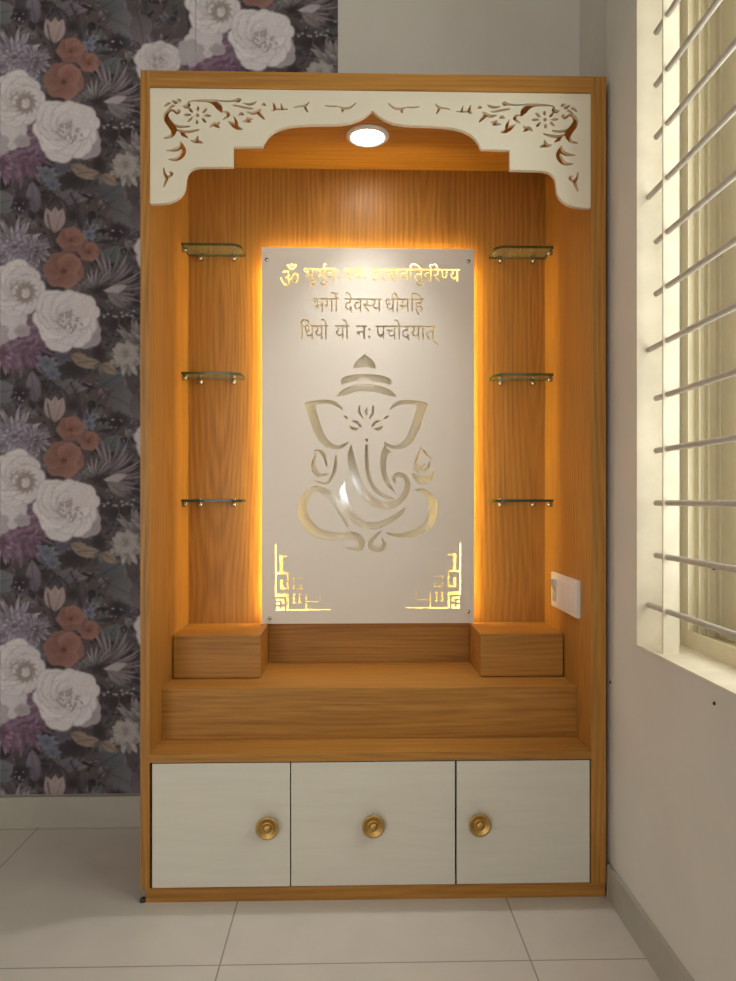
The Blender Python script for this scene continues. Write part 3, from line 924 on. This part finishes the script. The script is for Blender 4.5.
def word(seq, x0, x1, ytop, ybase):
    """seq: letters; '~' after a letter = half form, 'R' = hook over the last stem, 'r' = slanted foot"""
    shapes, x, i, last = [], 0, 0, 0
    while i < len(seq):
        ch = seq[i]
        nxt = seq[i+1] if i+1 < len(seq) else ''
        if ch == 'R':
            shapes += [[s] for s in stroke([(x-75, 610, 62), (x-150, 690, 70), (x-165, 770, 74), (x-110, 835, 74), (x-30, 815, 60)], 4)]
        elif ch == 'r':
            shapes += [[s] for s in stroke([(x-110, 250, 66), (x-200, 190, 70), (x-330, 95, 66)], 2)]
        elif nxt == '~':
            w = {'स': 505, 'त': 395, 'ण': 545}[ch]
            adv, sp = glyph(ch, x, w)
            shapes.append(sp)
            x += w
            i += 1
        else:
            adv, sp = glyph(ch, x)
            shapes.append(sp)
            x += adv
        i += 1
    xs = [p[0] for s in shapes for q in s for p in q]
    a, b = min(xs), max(xs)
    f = lambda p: (x0+(p[0]-a)/(b-a)*(x1-x0), ybase-(p[1]/622.)*(ybase-ytop))
    for s in shapes:
        big = [q for q in s if (area2(q) < 0) == (area2(max(s, key=lambda q: abs(area2(q)))) < 0)]
        inn = [q for q in s if q not in big]
        for q in big:
            mine = inn if len(big) == 1 else []
            hole([f(p) for p in q], [[f(p) for p in z] for z in mine])
word('ॐ', 279.3, 298.2, 271.4, 289)
t1, b1 = 268.8, 281.3
word('भूभुRवः', 303, 338.5, t1, b1)
word('स~वः', 343.5, 364.5, t1, b1)
word('तत~सवितुवRरेण~य', 369.8, 458.8, t1, b1)
t2, b2 = 298.8, 312.2
word('भगोR', 312.6, 337.6, t2, b2)
word('देवस~य', 343.3, 380.6, t2, b2)
word('धीमहि'.replace('हि', 'िह'), 384.2, 422.8, t2, b2)
t3, b3 = 325.8, 339.6
word('िधयो', 299.2, 327.4, t3, b3)
word('यो', 334.2, 348.4, t3, b3)
word('नः', 355, 369.4, t3, b3)
word('परचोदयात्'.replace('पर', 'पr'), 374.6, 437, t3, b3)

# the deity outline, from a drawing 4.265 units to one
def gp(x, y):
    return (285+x/4.265, 340+y/4.265)
def gh(P, n=5):
    hole([gp(*p) for p in smooth_poly(P, n)])
def gs(P):
    for q in stroke([(x, y, w*1.1+.5) for x, y, w in P], 7):
        hole([gp(*p) for p in q])
hole([gp(*p) for p in ((288,122), (291,104), (303,87), (322,72), (335,61), (349,72), (367,85), (380,103), (383,122), (336,117))])
gs([(238,190,4), (250,174,25), (290,163,25), (340,160,26), (395,165,27), (430,174,26), (442,184,14)])
gs([(220,238,5), (248,224,24), (292,208,26), (340,204,27), (392,210,27), (440,226,24), (466,239,6)])
ear = [(243,298), (224,272), (190,257), (140,257), (82,271), (93,310), (110,365), (129,410), (150,441), (185,463), (225,465), (250,455), (268,434), (250,441), (225,450), (202,443), (182,428), (166,404), (150,368), (138,328), (130,300), (128,283), (152,273), (190,275), (220,286)]
gh(ear, 3)
gh([(684-x, y) for x, y in ear], 3)
for m in (0, 1):
    X = (lambda x: 684-x) if m else (lambda x: x)
    S = lambda P: gs([(X(x), y, w) for x, y, w in P])
    S([(313,284,7), (314,312,9), (327,332,7)])
    S([(249,325,7), (256,330,9), (263,335,6)])
    S([(284,346,5), (298,349,9), (310,358,10), (318,370,6)])
    S([(273,369,4), (284,377,12), (296,380,11), (306,378,4)])
hole([gp(*p) for p in ((343,288), (335,305), (343,323), (351,305))])
hole([gp(*p) for p in ell(343, 427, 7, 7)])
gs([(277,450,3), (277,490,24), (285,540,32), (303,600,34), (335,655,34), (380,694,32), (430,706,28), (475,692,26), (508,655,23), (519,617,21), (508,585,19), (480,573,18), (460,588,14), (465,606,6)])
gs([(343,452,11), (344,500,14), (348,560,14), (365,615,15), (395,650,15), (430,669,12), (461,675,3)])
gs([(424,448,5), (420,475,22), (414,520,23), (418,565,20), (434,610,17), (461,645,4)])
hole([gp(*p) for p in ((416,446), (449,478), (424,492))])
gs([(121,472,3), (145,474,11), (164,495,15), (174,537,4)])
gs([(124,488,7), (118,540,19), (138,574,16), (184,572,4)])
gs([(213,494,4), (210,545,15), (196,588,14), (165,612,8), (118,598,3)])
gs([(577,457,4), (561,500,14), (553,540,16), (566,566,8)])
gs([(577,457,4), (598,484,9), (618,502,4)])
gs([(612,520,5), (604,548,11), (584,556,10), (574,540,9), (590,528,5)])
gh([(538,568), (575,580), (608,574), (632,558), (624,590), (598,614), (568,614), (548,592)])
gs([(263,794,4), (240,740,23), (206,682,28), (165,645,24), (122,636,24), (86,665,30), (70,715,35), (85,770,39), (125,815,39), (180,834,35), (240,836,28), (290,834,30), (323,860,26), (310,888,20), (260,885,4)])
gs([(251,606,4), (240,640,24), (250,690,30), (275,740,32), (310,775,30), (350,791,28), (400,787,26), (450,765,22), (490,735,15), (508,714,3)])
gs([(548,638,4), (590,645,18), (620,680,30), (628,725,37), (610,780,34), (565,817,28), (510,831,20), (465,832,13), (428,822,4)])
gs([(404,814,4), (380,838,13), (360,865,18), (372,889,20), (404,890,20), (421,868,13), (408,847,4)])
# corner frets
def rect(x0, y0, x1, y1, m):
    if m:
        x0, x1 = 734.6-x1, 734.6-x0
        y0, y1 = y0-1.6, y1-1.6
    hole([(x0, y0), (x1, y0), (x1, y1), (x0, y1)])
F = lambda x: 250+x/7.36
G_ = lambda y: 530+y/7.36
for m in (0, 1):
    for a, b, c, d in ((181,104,190,460), (215,184,279,197), (215,184,239,322), (186,307,279,322), (266,322,279,432), (217,362,238,432), (217,417,279,432),
                       (181,464,280,487), (264,487,280,590), (270,578,420,590), (420,579,520,587), (520,580,590,585),
                       (190,502,250,516), (228,516,250,538), (190,528,212,546), (190,560,212,590), (228,560,250,590), (205,578,235,590),
                       (312,464,324,538), (324,466,334,476), (324,528,334,538), (352,464,366,538), (366,466,376,474), (366,528,376,536),
                       (404,464,412,590), (412,520,500,526), (508,455,514,515),
                       (312,345,322,372), (322,345,352,354), (364,345,384,354), (312,398,322,430), (322,418,352,430), (364,398,384,408), (364,418,384,430)):
        rect(F(a), G_(b), F(c), G_(d), m)
YP = .422
obj('front_plate', plate(outer, holes, YP, .0045), M['panel'], pan)
x0, z1 = outer[0]
x1, z0 = outer[2]
b, bt = .030, .036
YS = .4445                        # face of the white sheet
obj('backing_sheet', box(x0+b, x1-b, YS, YN-.0002, z0+.017, z1-bt), M['sheet'], pan, label='white sheet behind the cut out panel')
obj('light_stop_rail', box(x0+.012, x1-.012, YP+.0047, YN-.0065, z0+.004, z0+.010), M['plastic'], pan)  # unseen rail, added to keep the bottom strip's glow off the wood
bm = bmesh.new()
for q in ((x0+b-.007, x0+b-.0003, z0+.017, z1-bt), (x1-b+.0003, x1-b+.007, z0+.017, z1-bt), (x0+b, x1-b, z1-bt+.0003, z1-bt+.007), (x0+b, x1-b, z0+.0103, z0+.0165)):  # last run is added, out of view, to make the lower frets glow
    add_box(bm, q[0], q[1], YS-.007, YS+.001, q[2], q[3])
obj('led_strip', bm, M['led'], pan, label='amber LED strip behind the panel edge')
for x, y in ((266.4, 261.2), (467.4, 261.2), (269.3, 617.3), (467.2, 611.3)):
    px, pz = pp(x, y)
    s = obj('stand_off', rod((px, YP, pz), (px, YN-.006, pz), .005, 12), M['steel'], pan, smooth=True)
    obj('screw_cap', lathe([(0, .0001), (.0062, .0001), (.0062, .003), (.0045, .005), (0, .0055)], (px, YP, pz), (0, -1, 0), 20), M['steel'], s, smooth=True, label='small steel screw cap')

# -------------------------------------------------------------- switch plate
sw = thing('switch_plate', 'wide white electric switch plate on the cabinet side beside the right hand box', 'switch', (xr, .204, .762))
bm = box(xr-.0095, xr-.0004, .088, .344, .7125, .8145)
obj('cover_plate', bm, M['plastic'], sw, bevel=.003)
obj('inner_frame', box(xr-.0112, xr-.0096, .106, .326, .727, .800), M['plastic'], sw, bevel=.0006)
def rocker(y0, y1, up):
    bm = bmesh.new()
    za, zb_, x = .731, .796, xr-.0113
    d0, d1 = (.003, .0115) if up else (.0015, .004)
    P = [(0, za), (d0, za), (d0*.6, (za+zb_)/2), (d1, zb_), (0, zb_)]
    A = [bm.verts.new((x-a, y0, c)) for a, c in P]
    B = [bm.verts.new((x-a, y1, c)) for a, c in P]
    bm.faces.new(A); bm.faces.new(B[::-1])
    for i in range(5):
        j = (i+1) % 5
        bm.faces.new((A[i], B[i], B[j], A[j]))
    return bm
obj('rocker', rocker(.282, .316, True), M['grey_plastic'], sw, bevel=.0008)
for ya, yb in ((.242, .276), (.203, .237), (.164, .198), (.125, .159)):
    obj('blank_module', box(xr-.0128, xr-.0113, ya, yb, .731, .796), M['plastic'], sw, bevel=.0008)

# dark stubs set in for nail holes beside the cabinet and below the window
for (y, z), l in (((0.001, 0.560), 'small dark nail hole in the wall close to the oak cabinet'), ((-.545, .655), 'small dark nail hole in the wall under the window sill')):
    n = obj('nail_hole', rod((XR+.004, y, z), (XR-.003, y, z), .0035, 10), M['dark'])
    n['label'] = l
    n['category'] = 'nail hole'
    n['group'] = 'nail holes in the right wall'

# --------------------------------------------------------------------- light
w = bpy.data.worlds.new('sky')
sc.world = w
w.use_nodes = True
bg = w.node_tree.nodes['Background']
bg.inputs[0].default_value = (1., .96, .91, 1)
bg.inputs[1].default_value = SKY
def portal(name, loc, rot, sx, sy):
    l = bpy.data.lights.new(name, 'AREA')
    l.shape = 'RECTANGLE'
    l.size, l.size_y = sx, sy
    l.cycles.is_portal = True
    o = bpy.data.objects.new(name, l)
    C.objects.link(o)
    o.location = loc
    o.rotation_euler = rot
portal('window_daylight', (XR+T+.03, (YJ+YE)/2, (ZS+ZH)/2), (0, R(90), 0), ZH-ZS, YJ-YE)
portal('added_opening_daylight', (-1.35, YB-.12, 1.15), (R(90), 0, 0), 1.1, 2.3)  # guides sky light through the added rear opening
# the downlight's own beam
l = bpy.data.lights.new('downlight_beam', 'SPOT')
l.energy = BEAM
l.color = (1., .97, .93)
l.spot_size = R(84)
l.spot_blend = 1.
l.shadow_soft_size = .045
o = bpy.data.objects.new('downlight_beam', l)
C.objects.link(o)
o.location = (-.0145, .236, ZT-.012)
# small unseen light assumed at the rear, added for its reflection in the panel
l = bpy.data.lights.new('assumed_rear_light', 'AREA')
l.shape = 'RECTANGLE'
l.size, l.size_y = .11, .20
l.energy = ASSUMED_LIGHT
l.color = (.86, .93, 1.)
o = bpy.data.objects.new('assumed_rear_light', l)
C.objects.link(o)
o.location = (-.09, YB+.03, 1.128)
o.rotation_euler = (R(90), 0, 0)

# -------------------------------------------------------------------- camera
cam = bpy.data.cameras.new('camera')
cam.sensor_fit = 'VERTICAL'
cam.sensor_height = 36
cam.lens = 736./981*36
cam.shift_y = 10.5/981
cam.clip_start = .05
o = bpy.data.objects.new('camera', cam)
C.objects.link(o)
o.location = (-.06548, -1.89822, 1.03164)
o.rotation_euler = (R(90), 0, R(-1.4))
sc.camera = o
sc.view_settings.view_transform = 'Standard'
sc.view_settings.look = 'None'
sc.view_settings.gamma = 1
sc.view_settings.exposure = EXPO
sc.cycles.max_bounces = 10
sc.cycles.diffuse_bounces = 5
sc.cycles.transparent_max_bounces = 16
sc.cycles.sample_clamp_indirect = 6
